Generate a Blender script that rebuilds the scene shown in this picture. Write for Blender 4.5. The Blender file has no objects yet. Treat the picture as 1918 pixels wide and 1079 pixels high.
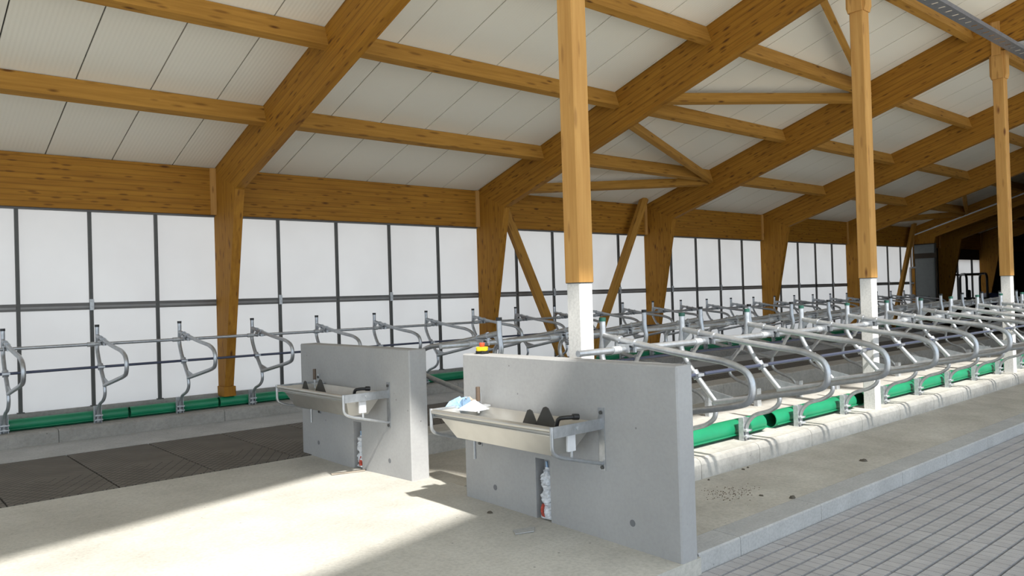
import bpy, math, random
from mathutils import Vector, Matrix
random.seed(7)
SC = bpy.context.scene
COL = SC.collection

# ------------------------------------------------------------------ camera
# X runs along the barn (into the picture), Y across it towards the curtain wall, Z up; metres
cam_d = bpy.data.cameras.new('camera'); cam = bpy.data.objects.new('camera', cam_d); COL.objects.link(cam)
RT = Vector((0.7537432, -0.65647719, -0.03014779)); UP = Vector((0.01593484, -0.02760445, 0.99949191)); FW = Vector((0.65697585, 0.75384063, 0.01034581))
M = Matrix((( RT.x, UP.x, -FW.x, 0), (RT.y, UP.y, -FW.y, 0), (RT.z, UP.z, -FW.z, 2.0441), (0, 0, 0, 1)))
cam.matrix_world = M
cam_d.sensor_width = 36; cam_d.lens = 36 * 1455.35 / 1918; cam_d.clip_end = 400
SC.camera = cam

# ------------------------------------------------------------------ sky, sun, exposure
w = bpy.data.worlds.new('sky'); SC.world = w; w.use_nodes = True
bg = w.node_tree.nodes['Background']; bg.inputs['Color'].default_value = (0.73, 0.86, 1.0, 1); bg.inputs['Strength'].default_value = 1.35
sd = bpy.data.lights.new('sun', 'SUN'); sun = bpy.data.objects.new('sun', sd); COL.objects.link(sun)
sd.energy = 4.8; sd.color = (1.0, 0.965, 0.90); sd.angle = math.radians(1.4)
LDIR = Vector((0.22, 0.76, -0.89)).normalized()
sun.rotation_euler = LDIR.to_track_quat('-Z', 'Y').to_euler(); sun.location = (0, -20, 30)
SC.view_settings.view_transform = 'Standard'; SC.view_settings.look = 'None'
SC.view_settings.gamma = 1; SC.view_settings.use_curve_mapping = False
SC.view_settings.exposure = 0.75

# ------------------------------------------------------------------ materials
def newmat(name):
    m = bpy.data.materials.new(name); m.use_nodes = True
    nt = m.node_tree; b = nt.nodes['Principled BSDF']
    return m, nt, b
def node(nt, t, **kw):
    n = nt.nodes.new(t)
    for k, v in kw.items():
        if k in n.inputs: n.inputs[k].default_value = v
        else: setattr(n, k, v)
    return n
def coords(nt, scale=(1, 1, 1), rot=(0, 0, 0), kind='Object'):
    tc = node(nt, 'ShaderNodeTexCoord'); mp = node(nt, 'ShaderNodeMapping')
    mp.inputs['Scale'].default_value = scale; src = tc.outputs[kind]
    if any(rot):
        m0 = node(nt, 'ShaderNodeMapping'); m0.inputs['Rotation'].default_value = rot; nt.links.new(src, m0.inputs['Vector']); src = m0.outputs['Vector']
    nt.links.new(src, mp.inputs['Vector']); return mp.outputs['Vector']
def ramp(nt, fac, stops):
    r = node(nt, 'ShaderNodeValToRGB'); e = r.color_ramp.elements
    while len(e) < len(stops): e.new(0.5)
    for x, (p, c) in zip(e, stops): x.position = p; x.color = (*c, 1) if len(c) == 3 else c
    nt.links.new(fac, r.inputs['Fac']); return r.outputs['Color']
def noise(nt, vec, scale, detail=4, rough=0.55):
    n = node(nt, 'ShaderNodeTexNoise'); n.inputs['Scale'].default_value = scale; n.inputs['Detail'].default_value = detail; n.inputs['Roughness'].default_value = rough
    nt.links.new(vec, n.inputs['Vector']); return n.outputs['Fac']
def mixc(nt, fac, a, b, blend='MIX'):
    n = node(nt, 'ShaderNodeMix', data_type='RGBA', blend_type=blend)
    for s, v in ((0, fac), (6, a), (7, b)):
        if hasattr(v, 'is_output') or hasattr(v, 'links'): nt.links.new(v, n.inputs[s])
        else: n.inputs[s].default_value = v if s == 0 else (*v, 1)
    return n.outputs[2]
def bump(nt, b, h, strength=0.2, dist=0.01):
    n = node(nt, 'ShaderNodeBump'); n.inputs['Strength'].default_value = strength; n.inputs['Distance'].default_value = dist
    nt.links.new(h, n.inputs['Height']); nt.links.new(n.outputs['Normal'], b.inputs['Normal'])

def wood(name, c1, c2, knot, axis='x', rot=(0, 0, 0), lam=0.0, dash=0.55, kstr=0.85):
    m, nt, b = newmat(name)
    s = {'x': (0.45, 9, 9), 'y': (9, 0.45, 9), 'z': (9, 9, 0.45)}[axis]
    v = coords(nt, s, rot)
    oi = node(nt, 'ShaderNodeObjectInfo')
    add = node(nt, 'ShaderNodeVectorMath', operation='ADD'); nt.links.new(v, add.inputs[0])
    sc = node(nt, 'ShaderNodeMath', operation='MULTIPLY'); sc.inputs[1].default_value = 40; nt.links.new(oi.outputs['Random'], sc.inputs[0])
    nt.links.new(sc.outputs[0], add.inputs[1]); v = add.outputs[0]
    g = noise(nt, v, 2.2, 6, 0.6)
    col = ramp(nt, g, [(0.30, c1), (0.70, c2)])
    # knots
    ks = {'x': (1.3, 4.6, 4.6), 'y': (4.6, 1.3, 4.6), 'z': (4.6, 4.6, 1.3)}[axis]
    v2 = coords(nt, ks, rot); add2 = node(nt, 'ShaderNodeVectorMath', operation='ADD'); nt.links.new(v2, add2.inputs[0]); nt.links.new(sc.outputs[0], add2.inputs[1])
    vo = node(nt, 'ShaderNodeTexVoronoi'); vo.inputs['Scale'].default_value = 1.15; vo.inputs['Randomness'].default_value = 1
    nt.links.new(add2.outputs[0], vo.inputs['Vector'])
    kf = ramp(nt, vo.outputs['Distance'], [(0.05, (1, 1, 1)), (0.15, (0, 0, 0))])
    col = mixc(nt, kf, col, knot)
    ds = {'x': (5, 26, 26), 'y': (26, 5, 26), 'z': (26, 26, 5)}[axis]
    v3 = coords(nt, ds, rot); add3 = node(nt, 'ShaderNodeVectorMath', operation='ADD'); nt.links.new(v3, add3.inputs[0]); nt.links.new(sc.outputs[0], add3.inputs[1])
    vo3 = node(nt, 'ShaderNodeTexVoronoi'); vo3.inputs['Scale'].default_value = dash; nt.links.new(add3.outputs[0], vo3.inputs['Vector'])
    df = ramp(nt, vo3.outputs['Distance'], [(0.12, (kstr, kstr, kstr)), (0.25, (0, 0, 0))])
    col = mixc(nt, df, col, tuple(0.75 * q + 0.25 * z for q, z in zip(knot, c1)))
    if lam:
        wv = node(nt, 'ShaderNodeTexWave', bands_direction='Z'); wv.inputs['Scale'].default_value = lam; wv.inputs['Distortion'].default_value = 0.15
        nt.links.new(coords(nt, (1, 1, 1), rot), wv.inputs['Vector'])
        lf = ramp(nt, wv.outputs['Fac'], [(0.0, (0.72, 0.72, 0.72)), (0.12, (1, 1, 1))])
        col = mixc(nt, 1.0, col, lf, 'MULTIPLY')
    nt.links.new(col, b.inputs['Base Color']); b.inputs['Roughness'].default_value = 0.68; b.inputs['Specular IOR Level'].default_value = 0.25
    bump(nt, b, g, 0.12, 0.004)
    return m
def concrete(name, c1, c2, scale=1.3, rough=0.9, fine=26, bstr=0.25, spots=True, fc=0.86):
    m, nt, b = newmat(name); v = coords(nt)
    n1 = noise(nt, v, scale, 8, 0.62); col = ramp(nt, n1, [(0.28, c1), (0.72, c2)])
    n2 = noise(nt, v, fine, 3, 0.6); f = ramp(nt, n2, [(0.32, (fc, fc, fc)), (0.6, (1.03, 1.03, 1.03))])
    col = mixc(nt, 1.0, col, f, 'MULTIPLY')
    if spots:
        vo = node(nt, 'ShaderNodeTexVoronoi'); vo.inputs['Scale'].default_value = 4.2; nt.links.new(v, vo.inputs['Vector'])
        k = ramp(nt, vo.outputs['Distance'], [(0.025, (1, 1, 1)), (0.05, (0, 0, 0))])
        col = mixc(nt, k, col, tuple(x * 0.55 for x in c1))
    nt.links.new(col, b.inputs['Base Color']); b.inputs['Roughness'].default_value = rough
    bump(nt, b, n2, bstr, 0.006); return m
def metal(name, c, rough=0.35, var=0.25, scale=14, metallic=1.0):
    m, nt, b = newmat(name); v = coords(nt)
    n = noise(nt, v, scale, 4); col = ramp(nt, n, [(0.3, tuple(x * (1 - var) for x in c)), (0.7, c)])
    nt.links.new(col, b.inputs['Base Color']); b.inputs['Metallic'].default_value = metallic; b.inputs['Roughness'].default_value = rough; return m
def plain(name, c, rough=0.5, metallic=0.0, var=0.12, scale=8):
    m, nt, b = newmat(name); v = coords(nt); n = noise(nt, v, scale, 3)
    col = ramp(nt, n, [(0.3, tuple(x * (1 - var) for x in c)), (0.7, c)]); nt.links.new(col, b.inputs['Base Color'])
    b.inputs['Roughness'].default_value = rough; b.inputs['Metallic'].default_value = metallic; return m

SLOPE = 0.32; RA = math.atan(SLOPE)
G1, G2, GK = (0.25, 0.105, 0.010), (0.38, 0.175, 0.018), (0.10, 0.035, 0.005)
WX = wood('timber_along', (0.30, 0.142, 0.022), (0.44, 0.225, 0.042), GK, 'x', lam=0, dash=0.34, kstr=0.7)
WBEAM = wood('glulam_beam', G1, G2, GK, 'x', lam=3.6)
WCOL = wood('glulam_column', G1, G2, GK, 'z')
WRAF = wood('glulam_rafter', G1, G2, GK, 'y', rot=(RA, 0, 0), lam=3.0)
P1, P2, PK = (0.42, 0.21, 0.055), (0.54, 0.30, 0.09), (0.17, 0.065, 0.02)
WPOST = wood('timber_post', P1, P2, PK, 'z', dash=0.42, kstr=0.5)
CFLOOR = concrete('floor_concrete', (0.39, 0.375, 0.335), (0.55, 0.535, 0.49), 0.9, fine=34)
CBED = concrete('bed_concrete', (0.37, 0.345, 0.295), (0.53, 0.505, 0.45), 1.5, fine=30, bstr=0.35)
CKERB = concrete('kerb_concrete', (0.36, 0.345, 0.315), (0.52, 0.505, 0.47), 1.7, fine=18)
CCURB = concrete('curb_concrete', (0.36, 0.36, 0.355), (0.46, 0.46, 0.455), 2.2, fine=40, bstr=0.1)
CWALL = concrete('formwork_concrete', (0.31, 0.31, 0.31), (0.37, 0.37, 0.37), 1.1, rough=0.75, fine=30, bstr=0.03, fc=0.97)
CPILLAR = concrete('pillar_concrete', (0.56, 0.55, 0.53), (0.66, 0.65, 0.63), 1.6, fine=40, bstr=0.08, spots=False)
CPLINTH = concrete('plinth_concrete', (0.26, 0.25, 0.23), (0.36, 0.345, 0.32), 1.5, fine=20)
GALV = metal('galvanised_steel', (0.48, 0.50, 0.525), 0.34, 0.22, 18, 0.68)
GALVD = metal('galvanised_cast', (0.54, 0.56, 0.58), 0.45, 0.3, 30, 0.4)
STEEL = metal('stainless_steel', (0.64, 0.63, 0.60), 0.40, 0.1, 5, 0.85)
DARKST = plain('dark_steel_profile', (0.075, 0.075, 0.07), 0.5, 0.2)
GREYST = plain('grey_rail_profile', (0.13, 0.125, 0.12), 0.55)
MIDST = plain('mid_grey_profile', (0.30, 0.29, 0.28), 0.5)
TRAYST = metal('tray_steel', (0.30, 0.31, 0.33), 0.5, 0.2, 12, 0.6)
BLUERAIL = plain('galvanised_backlit_tone', (0.07, 0.08, 0.125), 0.3, 0.3)  # galvanised rail; its dark backlit look is put into the colour
BLACK = plain('black_plastic', (0.012, 0.012, 0.013), 0.45)
CAPG = plain('dark_green_plastic', (0.008, 0.075, 0.05), 0.4)
GREEN = plain('green_plastic_pipe', (0.006, 0.215, 0.098), 0.42, var=0.2, scale=3)
RUBBER_D = None
WHITEP = plain('white_plastic', (0.75, 0.76, 0.78), 0.5)
YELLOW = plain('yellow_plastic', (0.75, 0.52, 0.01), 0.4)
RED = plain('red_plastic', (0.62, 0.09, 0.035), 0.4)
BROWNH = plain('brown_plastic_grip', (0.11, 0.075, 0.05), 0.55)
DARKF = plain('dark_rubber_flap', (0.05, 0.047, 0.042), 0.6)
BLUEBAG = plain('pale_blue_film', (0.33, 0.50, 0.72), 0.3, var=0.5, scale=18)
WHITEBAG = plain('white_film', (0.70, 0.73, 0.78), 0.35, var=0.35, scale=40)
REDPAPER = plain('red_printed_film', (0.55, 0.08, 0.05), 0.45, var=0.6, scale=45)
ORANGE = plain('worn_wood_strip', (0.38, 0.33, 0.27), 0.7)
TIEM = plain('mortar_plug', (0.16, 0.165, 0.175), 0.85)
STONE = plain('stone_chip', (0.10, 0.085, 0.065), 0.9)
STAIN = plain('brown_dirt', (0.12, 0.085, 0.055), 0.95)
GREYDOOR = plain('grey_door_sheet', (0.14, 0.15, 0.145), 0.6)
DARKWALL = plain('boarding_in_shade', (0.045, 0.03, 0.018), 0.8)  # the far end's lack of light is put into this dark colour
GRAVEL = concrete('yard_gravel', (0.42, 0.40, 0.36), (0.55, 0.53, 0.49), 0.6, fine=12)
ROOFTOP = plain('roof_sheet', (0.05, 0.048, 0.045), 0.6)

# sandwich panel underside: off-white, finely ribbed along the slope
def panel_mat():
    m, nt, b = newmat('white_ribbed_panel')
    wv = node(nt, 'ShaderNodeTexWave', bands_direction='X'); wv.inputs['Scale'].default_value = 5.6; wv.inputs['Distortion'].default_value = 0
    nt.links.new(coords(nt), wv.inputs['Vector'])
    b.inputs['Base Color'].default_value = (0.84, 0.805, 0.70, 1); b.inputs['Roughness'].default_value = 0.6
    bump(nt, b, wv.outputs['Fac'], 0.2, 0.006); return m
PANEL = panel_mat()
# translucent curtain cloth
def curtain_mat():
    m, nt, b = newmat('translucent_curtain')
    out = nt.nodes['Material Output']; nt.nodes.remove(b)
    d = node(nt, 'ShaderNodeBsdfDiffuse'); d.inputs['Color'].default_value = (0.55, 0.55, 0.545, 1)
    t = node(nt, 'ShaderNodeBsdfTranslucent')
    v = coords(nt, (0.6, 0.6, 0.6)); n = noise(nt, v, 1.4, 3)
    c = ramp(nt, n, [(0.3, (0.60, 0.54, 0.495)), (0.7, (0.66, 0.60, 0.55))]); nt.links.new(c, t.inputs['Color'])
    mx = node(nt, 'ShaderNodeMixShader'); mx.inputs[0].default_value = 0.62
    nt.links.new(d.outputs[0], mx.inputs[1]); nt.links.new(t.outputs[0], mx.inputs[2]); nt.links.new(mx.outputs[0], out.inputs['Surface']); return m
CURTAIN = curtain_mat()
# rubber alley mat: chevron and bar grooves
def mat_left():
    m, nt, b = newmat('grooved_dark_rubber')
    tc = node(nt, 'ShaderNodeTexCoord'); sp = node(nt, 'ShaderNodeSeparateXYZ'); nt.links.new(tc.outputs['Object'], sp.inputs[0])
    def mth(op, a, bb=None):
        n = node(nt, 'ShaderNodeMath', operation=op)
        for i, q in enumerate((a, bb)):
            if q is None: continue
            if isinstance(q, (int, float)): n.inputs[i].default_value = q
            else: nt.links.new(q, n.inputs[i])
        return n.outputs[0]
    x, y = sp.outputs[0], sp.outputs[1]
    cx = mth('ABSOLUTE', x)
    k = mth('ADD', mth('MULTIPLY', y, 9.0), mth('MULTIPLY', cx, 9.0))
    l1 = mth('LESS_THAN', mth('FRACT', k), 0.16)
    k2 = mth('SUBTRACT', mth('MULTIPLY', y, 4.5), mth('MULTIPLY', cx, 7.0))
    l2 = mth('MULTIPLY', mth('LESS_THAN', mth('FRACT', k2), 0.10), mth('LESS_THAN', y, -0.25))
    g = mth('MAXIMUM', l1, l2)
    n = noise(nt, coords(nt), 2.0, 4); base = ramp(nt, n, [(0.3, (0.105, 0.093, 0.078)), (0.7, (0.155, 0.138, 0.118))])
    col = mixc(nt, g, base, (0.045, 0.040, 0.034)); nt.links.new(col, b.inputs['Base Color']); b.inputs['Roughness'].default_value = 0.85
    inv = mth('SUBTRACT', 1.0, g); bump(nt, b, inv, 0.5, 0.004); return m
RUBBER_L = mat_left()
RUBBER_R = plain('grey_rubber_slat', (0.43, 0.42, 0.425), 0.8, var=0.22, scale=5)
RUBBER_B = plain('dark_rubber_base', (0.05, 0.048, 0.047), 0.9)

# ------------------------------------------------------------------ mesh helpers
class MB:
    def __init__(s): s.v = []; s.f = []; s.sm = []
    def add(s, vs, fs, smooth=False):
        o = len(s.v); s.v += [tuple(p) for p in vs]; s.f += [tuple(i + o for i in q) for q in fs]; s.sm += [smooth] * len(fs); return s
    def box(s, x0, x1, y0, y1, z0, z1):
        vs = [(x0, y0, z0), (x1, y0, z0), (x1, y1, z0), (x0, y1, z0), (x0, y0, z1), (x1, y0, z1), (x1, y1, z1), (x0, y1, z1)]
        return s.add(vs, [(0, 3, 2, 1), (4, 5, 6, 7), (0, 1, 5, 4), (1, 2, 6, 5), (2, 3, 7, 6), (3, 0, 4, 7)])
    def cbox(s, x0, x1, y0, y1, z0, z1, c=0.008):
        """box with chamfered edges along z and at the top"""
        def ring(z, i): return [(x0 + i + c, y0 + i, z), (x1 - i - c, y0 + i, z), (x1 - i, y0 + i + c, z), (x1 - i, y1 - i - c, z), (x1 - i - c, y1 - i, z), (x0 + i + c, y1 - i, z), (x0 + i, y1 - i - c, z), (x0 + i, y0 + i + c, z)]
        vs = ring(z0, 0) + ring(z1 - c, 0) + ring(z1, c); fs = [tuple(range(7, -1, -1)), tuple(range(16, 24))]
        for r in (0, 8):
            for i in range(8): j = (i + 1) % 8; fs.append((r + i, r + j, r + 8 + j, r + 8 + i))
        return s.add(vs, fs)
    def prism(s, poly, a0, a1, axis='x'):
        """poly = 2-d outline; axis x: (y,z), axis y: (x,z), axis z: (x,y)"""
        def p(q, a): return {'x': (a, q[0], q[1]), 'y': (q[0], a, q[1]), 'z': (q[0], q[1], a)}[axis]
        n = len(poly); vs = [p(q, a0) for q in poly] + [p(q, a1) for q in poly]
        fs = [tuple(range(n)), tuple(range(2 * n - 1, n - 1, -1))] + [(i, i + n, (i + 1) % n + n, (i + 1) % n) for i in range(n)]
        ar = sum(poly[i][0] * poly[(i + 1) % n][1] - poly[(i + 1) % n][0] * poly[i][1] for i in range(n))
        flip = (ar > 0) if axis in 'xz' else (ar < 0)
        if flip: fs = [tuple(reversed(f)) for f in fs]
        return s.add(vs, fs)
    def tube(s, pts, r, n=10, caps=True):
        pts = [Vector(p) for p in pts]; rr = r if isinstance(r, (list, tuple)) else [r] * len(pts)
        T = []
        for i in range(len(pts)):
            a = pts[max(i - 1, 0)]; b = pts[min(i + 1, len(pts) - 1)]; T.append((b - a).normalized())
        u = T[0].orthogonal().normalized(); vs = []
        for i, p in enumerate(pts):
            u = (u - T[i] * u.dot(T[i])).normalized(); w_ = T[i].cross(u)
            for k in range(n):
                a = 2 * math.pi * k / n; vs.append(p + (u * math.cos(a) + w_ * math.sin(a)) * rr[i])
        fs = []
        for i in range(len(pts) - 1):
            for k in range(n): j = (k + 1) % n; fs.append((i * n + k, i * n + j, (i + 1) * n + j, (i + 1) * n + k))
        s.add(vs, fs, True)
        if caps:
            s.add(vs[:n], [tuple(range(n - 1, -1, -1))]); s.add(vs[-n:], [tuple(range(n))])
        return s
    def mesh(s, name):
        me = bpy.data.meshes.new(name); me.from_pydata([tuple(p) for p in s.v], [], s.f)
        me.polygons.foreach_set('use_smooth', s.sm); me.update(); return me
def rnd(pts, rad, seg=5):
    """round the corners of a polyline"""
    pts = [Vector(p) for p in pts]; out = [pts[0]]
    for i in range(1, len(pts) - 1):
        a, p, b = pts[i - 1], pts[i], pts[i + 1]; r = rad[i - 1] if isinstance(rad, (list, tuple)) else rad
        la, lb = (a - p).length, (b - p).length; d = min(r, la * 0.49, lb * 0.49)
        p0 = p + (a - p) / la * d; p1 = p + (b - p) / lb * d
        for k in range(seg + 1):
            t = k / seg; out.append(p0 * (1 - t) ** 2 + p * 2 * t * (1 - t) + p1 * t * t)
    return out + [pts[-1]]
def ob(name, data, mat=None, parent=None, loc=(0, 0, 0), rot=(0, 0, 0)):
    if isinstance(data, MB): data = data.mesh(name)
    o = bpy.data.objects.new(name, data); COL.objects.link(o); o.location = loc; o.rotation_euler = rot
    if mat is not None and not data.materials: data.materials.append(mat)
    if parent is not None: o.parent = parent
    return o
def tag(o, label, cat, group=None):
    o['label'] = label; o['category'] = cat
    if group: o['group'] = group
    return o
def empty(name, loc=(0, 0, 0), rot=(0, 0, 0)):
    o = bpy.data.objects.new(name, None); COL.objects.link(o); o.location = loc; o.rotation_euler = rot; o.empty_display_size = 0.1; return o
def thing(name, label, cat, loc=(0, 0, 0), rot=(0, 0, 0), group=None): return tag(empty(name, loc, rot), label, cat, group)
def struct(o): o['kind'] = 'structure'; return o
def copy_tree(src, parent=None):
    c = src.copy(); COL.objects.link(c); c.parent = parent
    for ch in list(src.children): copy_tree(ch, c)
    return c
ORD = ['first', 'second', 'third', 'fourth', 'fifth', 'sixth', 'seventh', 'eighth', 'ninth', 'tenth', 'eleventh', 'twelfth', 'thirteenth', 'fourteenth', 'fifteenth', 'sixteenth', 'seventeenth', 'eighteenth', 'nineteenth', 'twentieth', 'twenty-first', 'twenty-second', 'twenty-third', 'twenty-fourth', 'twenty-fifth', 'twenty-sixth', 'twenty-seventh', 'twenty-eighth', 'twenty-ninth', 'thirtieth']

F1, BAY = 5.145, 6.0
FX = [F1 + BAY * k for k in range(6)]              # frames in the regular bays
YW = 13.97                                          # curtain wall plane
XEND = 36.0
def zroof(y): return 4.48 + SLOPE * (13.9 - y)

# ================================================================== THE SETTING
# --- ground and floors
yard = struct(ob('ground', MB().box(-60, 90, -70, 70, -0.6, -0.42), GRAVEL))  # unseen pale ground, put in to bounce light into the barn
fl = MB()
ys = [3.63, 4.2, 5.0, 5.7, 6.3, 6.8, 7.27, 8.0, 8.8, 9.68]; zs = [-0.022, -0.008, 0.012, 0.026, 0.036, 0.034, 0.024, 0.004, -0.022, -0.008]
n = len(ys); X0, X1 = -9.0, 5.02
vs = [(X0, y, z) for y, z in zip(ys, zs)] + [(X1, y, z) for y, z in zip(ys, zs)] + [(X0, ys[0], -0.4), (X1, ys[0], -0.4), (X0, ys[-1], -0.4), (X1, ys[-1], -0.4)]
fs = [(i, n + i, n + i + 1, i + 1) for i in range(n - 1)] + [(0, 2 * n, 2 * n + 1, n), (n - 1, 2 * n - 1, 2 * n + 3, 2 * n + 2), (2 * n, 2 * n + 2, 2 * n + 3, 2 * n + 1)]
fs += [tuple([2 * n + 1, 2 * n + 3] + [n + i for i in range(n - 1, -1, -1)]), tuple([2 * n + 2, 2 * n] + list(range(n)))]
fl.add(vs, fs); struct(ob('floor', fl, CFLOOR))
# raised bed of the front stall row and its curb blocks
bedF = struct(ob('floor', MB().prism([(3.92, -0.4), (4.95, -0.4), (4.95, 0.05), (3.92, 0.004)], 5.02, XEND), CBED))
curbF = struct(empty('trim_1'))
x = 5.02; cj = [5.60, 6.95, 8.75, 10.0]
while cj[-1] < XEND - 1: cj.append(cj[-1] + 1.4)
cj[-1] = XEND
for xe in cj:
    ob('curb_block', MB().prism([(3.652, -0.4), (3.918, -0.4), (3.918, 0.004), (3.664, 0.0), (3.652, -0.012)], x + 0.003, xe - 0.003), CCURB, curbF); x = xe
# plinth between the two head-to-head rows, in blocks
plinth = struct(empty('trim_2'))
x = 5.38; kj = [5.62, 6.87, 8.0, 9.2, 10.58, 11.8]
while kj[-1] < XEND - 1.2: kj.append(kj[-1] + 1.25)
kj[-1] = XEND
for i, xe in enumerate(kj):
    ob('kerb_block', MB().prism([(4.925, -0.4), (6.74, -0.4), (6.74, 0.24), (6.715, 0.265), (4.985, 0.265), (4.945, 0.245), (4.925, 0.20)], x + 0.004, xe - 0.004), CKERB, plinth); x = xe
# bed of the second row, rear curb, alley strip
struct(ob('floor', MB().box(5.02, XEND, 6.74, 8.42, -0.4, 0.005), CBED))
curbB = struct(empty('trim_3')); x = 5.02
while x < XEND - 0.5:
    xe = min(x + 2.5, XEND); ob('curb_block', MB().prism([(8.42, -0.4), (8.95, -0.4), (8.95, 0.26), (8.93, 0.28), (8.44, 0.28), (8.42, 0.26)], x + 0.004, xe - 0.004), CKERB, curbB); x = xe
struct(ob('floor', MB().box(5.02, XEND, 8.95, 9.68, -0.4, -0.005), CBED))
# dark rubber mats of the alley by the curtain wall
alley = struct(empty('floor', (0, 0, 0)))
ob('mat_bed', MB().box(-9, XEND, 9.68, 12.42, -0.4, -0.018), RUBBER_B, alley)
mm = MB().cbox(-0.533, 0.533, -1.362, 1.362, -0.018, 0.0, 0.004).mesh('rubber_mat'); mm.materials.append(RUBBER_L)
x = 1.33 - 1.085 * 9
while x < XEND - 1.1:
    ob('rubber_mat', mm, None, alley, (x + 0.5425, 11.05, 0)); x += 1.085
# bed and kerb of the wall row
struct(ob('floor', MB().prism([(12.42, -0.4), (13.32, -0.4), (13.32, 0.05), (12.42, 0.002)], -9, XEND), CCURB))
kerbA = struct(empty('trim_4')); x = -9.0
kx = [-6.6, -4.1, -1.6, 1.05, 3.9 - 1.4 + 0.0, 5.0]; 
while kx[-1] < XEND: kx.append(kx[-1] + 2.5)
kx[-1] = XEND
for xe in kx:
    ob('kerb_block', MB().prism([(13.32, -0.4), (13.93, -0.4), (13.93, 0.245), (13.36, 0.245), (13.32, 0.215)], x + 0.004, xe - 0.004), CPLINTH, kerbA); x = xe
struct(ob('baseboard_left', MB().box(-9, 35.3, 13.93, 14.2, -0.4, 0.47), CPLINTH))
# slatted rubber alley at the open side
alleyR = struct(empty('floor'))
ob('slat_bed', MB().box(-9, 60, 0.36, 3.65, -0.42, -0.185), RUBBER_B, alleyR)
struct(ob('floor', MB().box(-20, 60, -14, 0.36, -0.42, -0.15), CPILLAR))  # unseen floor, made pale to bounce sunlight onto the ceiling
MODX, PX0, ROWY = 1.18, 6.06 - 1.18 * 2, 0.146
def slat_mesh(L, wd, nb):
    mb = MB(); mb.box(0.004, L - 0.004, -wd / 2, wd / 2, -0.185, -0.160); st = (L - 0.008) / nb
    for i in range(nb): mb.box(0.004 + i * st + 0.004, 0.004 + (i + 1) * st - 0.004, -wd / 2, wd / 2, -0.160, -0.150)
    return mb
sm_ = slat_mesh(MODX, 0.122, 11).mesh('rubber_slat'); sm_.materials.append(RUBBER_R)
for i in range(9):
    for j in range(22):
        ob('rubber_slat', sm_, None, alleyR, (PX0 + i * MODX, 3.575 - j * ROWY, 0))
far = MB()
for i in range(9, 26):
    for j in range(22): xx = PX0 + i * MODX; yy = 3.575 - j * ROWY; far.box(xx + 0.004, xx + MODX - 0.004, yy - 0.061, yy + 0.061, -0.185, -0.150)
fo = ob('rubber_slat', far, RUBBER_R, alleyR); fo['kind'] = 'stuff'

# --- curtain wall: panels, mullions, rails
wl = struct(empty('wall_left'))
MUL = [-0.85 + q for q in (0.0, 1.0, 2.0)] + [2.117, 3.13, 4.148]
bays = [(-6.85, -0.85, [-5.65, -4.45, -3.25, -2.05]), (-0.85, F1, [0.15, 1.15, 2.117, 3.13, 4.148])]
for k in range(5): bays.append((FX[k], FX[k] + BAY, [FX[k] + q for q in (1.2, 2.42, 3.65, 4.9)]))
for bi, (xa, xb, ms) in enumerate(bays):
    e = [xa] + ms + [xb]
    for i in range(len(e) - 1):
        for (za, zb) in ((2.135, 3.64), (0.47, 2.045)):
            ob('curtain_panel', MB().add([(e[i], 14.02, za), (e[i + 1], 14.02, za), (e[i + 1], 14.02, zb), (e[i], 14.02, zb)], [(0, 1, 2, 3)]), CURTAIN, wl)
    for i, m_ in enumerate(ms):
        ob('mullion', MB().box(m_ - 0.026, m_ + 0.026, 13.95, 14.0, 0.47, 3.64).box(m_ - 0.05, m_ + 0.05, 13.93, 14.0, 0.47, 0.485), DARKST, wl)
        if i % 2 == bi % 2: ob('mullion_clip', MB().cbox(m_ - 0.032, m_ + 0.032, 13.925, 13.95, 2.02, 2.20, 0.004), GALVD, wl)
    ob('rail', MB().box(xa, xb, 13.955, 14.005, 2.10, 2.145), GREYST, wl); ob('rail', MB().box(xa, xb, 13.955, 14.005, 2.03, 2.065), GREYST, wl); ob('rail', MB().box(xa, xb, 13.975, 14.005, 2.065, 2.10), MIDST, wl)
    ob('rail', MB().box(xa, xb, 13.93, 14.01, 3.615, 3.645), GREYST, wl)

# --- roof: ceiling panels on a deck, open ridge, its unseen gap shaped to cast the sun patches
def yend(x): return -1.9 if x > 18.5 else -1.1 if x > 3.1 else 1.14 + 0.36 * (x - 2.1)  # slanted near edge and closed far end are made up to shape sunlight
def ystart(x): return -1.9 if x > 18.5 else -2.7 if x > 3.1 else min(-2.5 + 0.35 * (x - 0.3), -1.9)
ce = struct(empty('ceiling')); PW = 0.955
def slab(x0, x1, ya, yb, zf, t0, t1):
    """roof slab piece between x0..x1; ya/yb are (y at x0, y at x1); zf height of underside"""
    a0, a1 = ya; b0, b1 = yb
    q = [(x0, a0), (x1, a1), (x1, b1), (x0, b0)]
    vs = [(X, Y, zf(Y) + t0) for X, Y in q] + [(X, Y, zf(Y) + t1) for X, Y in q]
    return vs, [(0, 1, 2, 3), (7, 6, 5, 4), (4, 5, 1, 0), (5, 6, 2, 1), (6, 7, 3, 2), (7, 4, 0, 3)]
deck = MB(); X = 6.335 - PW * 27
while X < 52:
    x0, x1 = X + 0.009, X + PW - 0.009
    ob('ceiling_panel', MB().add(*slab(x0, x1, (14.7, 14.7), (yend(x0), yend(x1)), zroof, 0, 0.03)), PANEL, ce)
    X += PW
xs = [-8.0, 3.1, 3.1001, 52]
for a, b in ((-20.0, 3.1), (3.1001, 18.5), (18.5001, 52)): deck.add(*slab(a, b, (14.7, 14.7), (yend(a), yend(b)), zroof, 0.03, 0.12))
ob('roof_deck', deck, ROOFTOP, ce)
zr2 = lambda y: 9.05 - SLOPE * (-2.7 - y)
ce2 = struct(empty('ceiling'))  # unseen other roof half, edges placed to shade and admit sun
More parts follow.
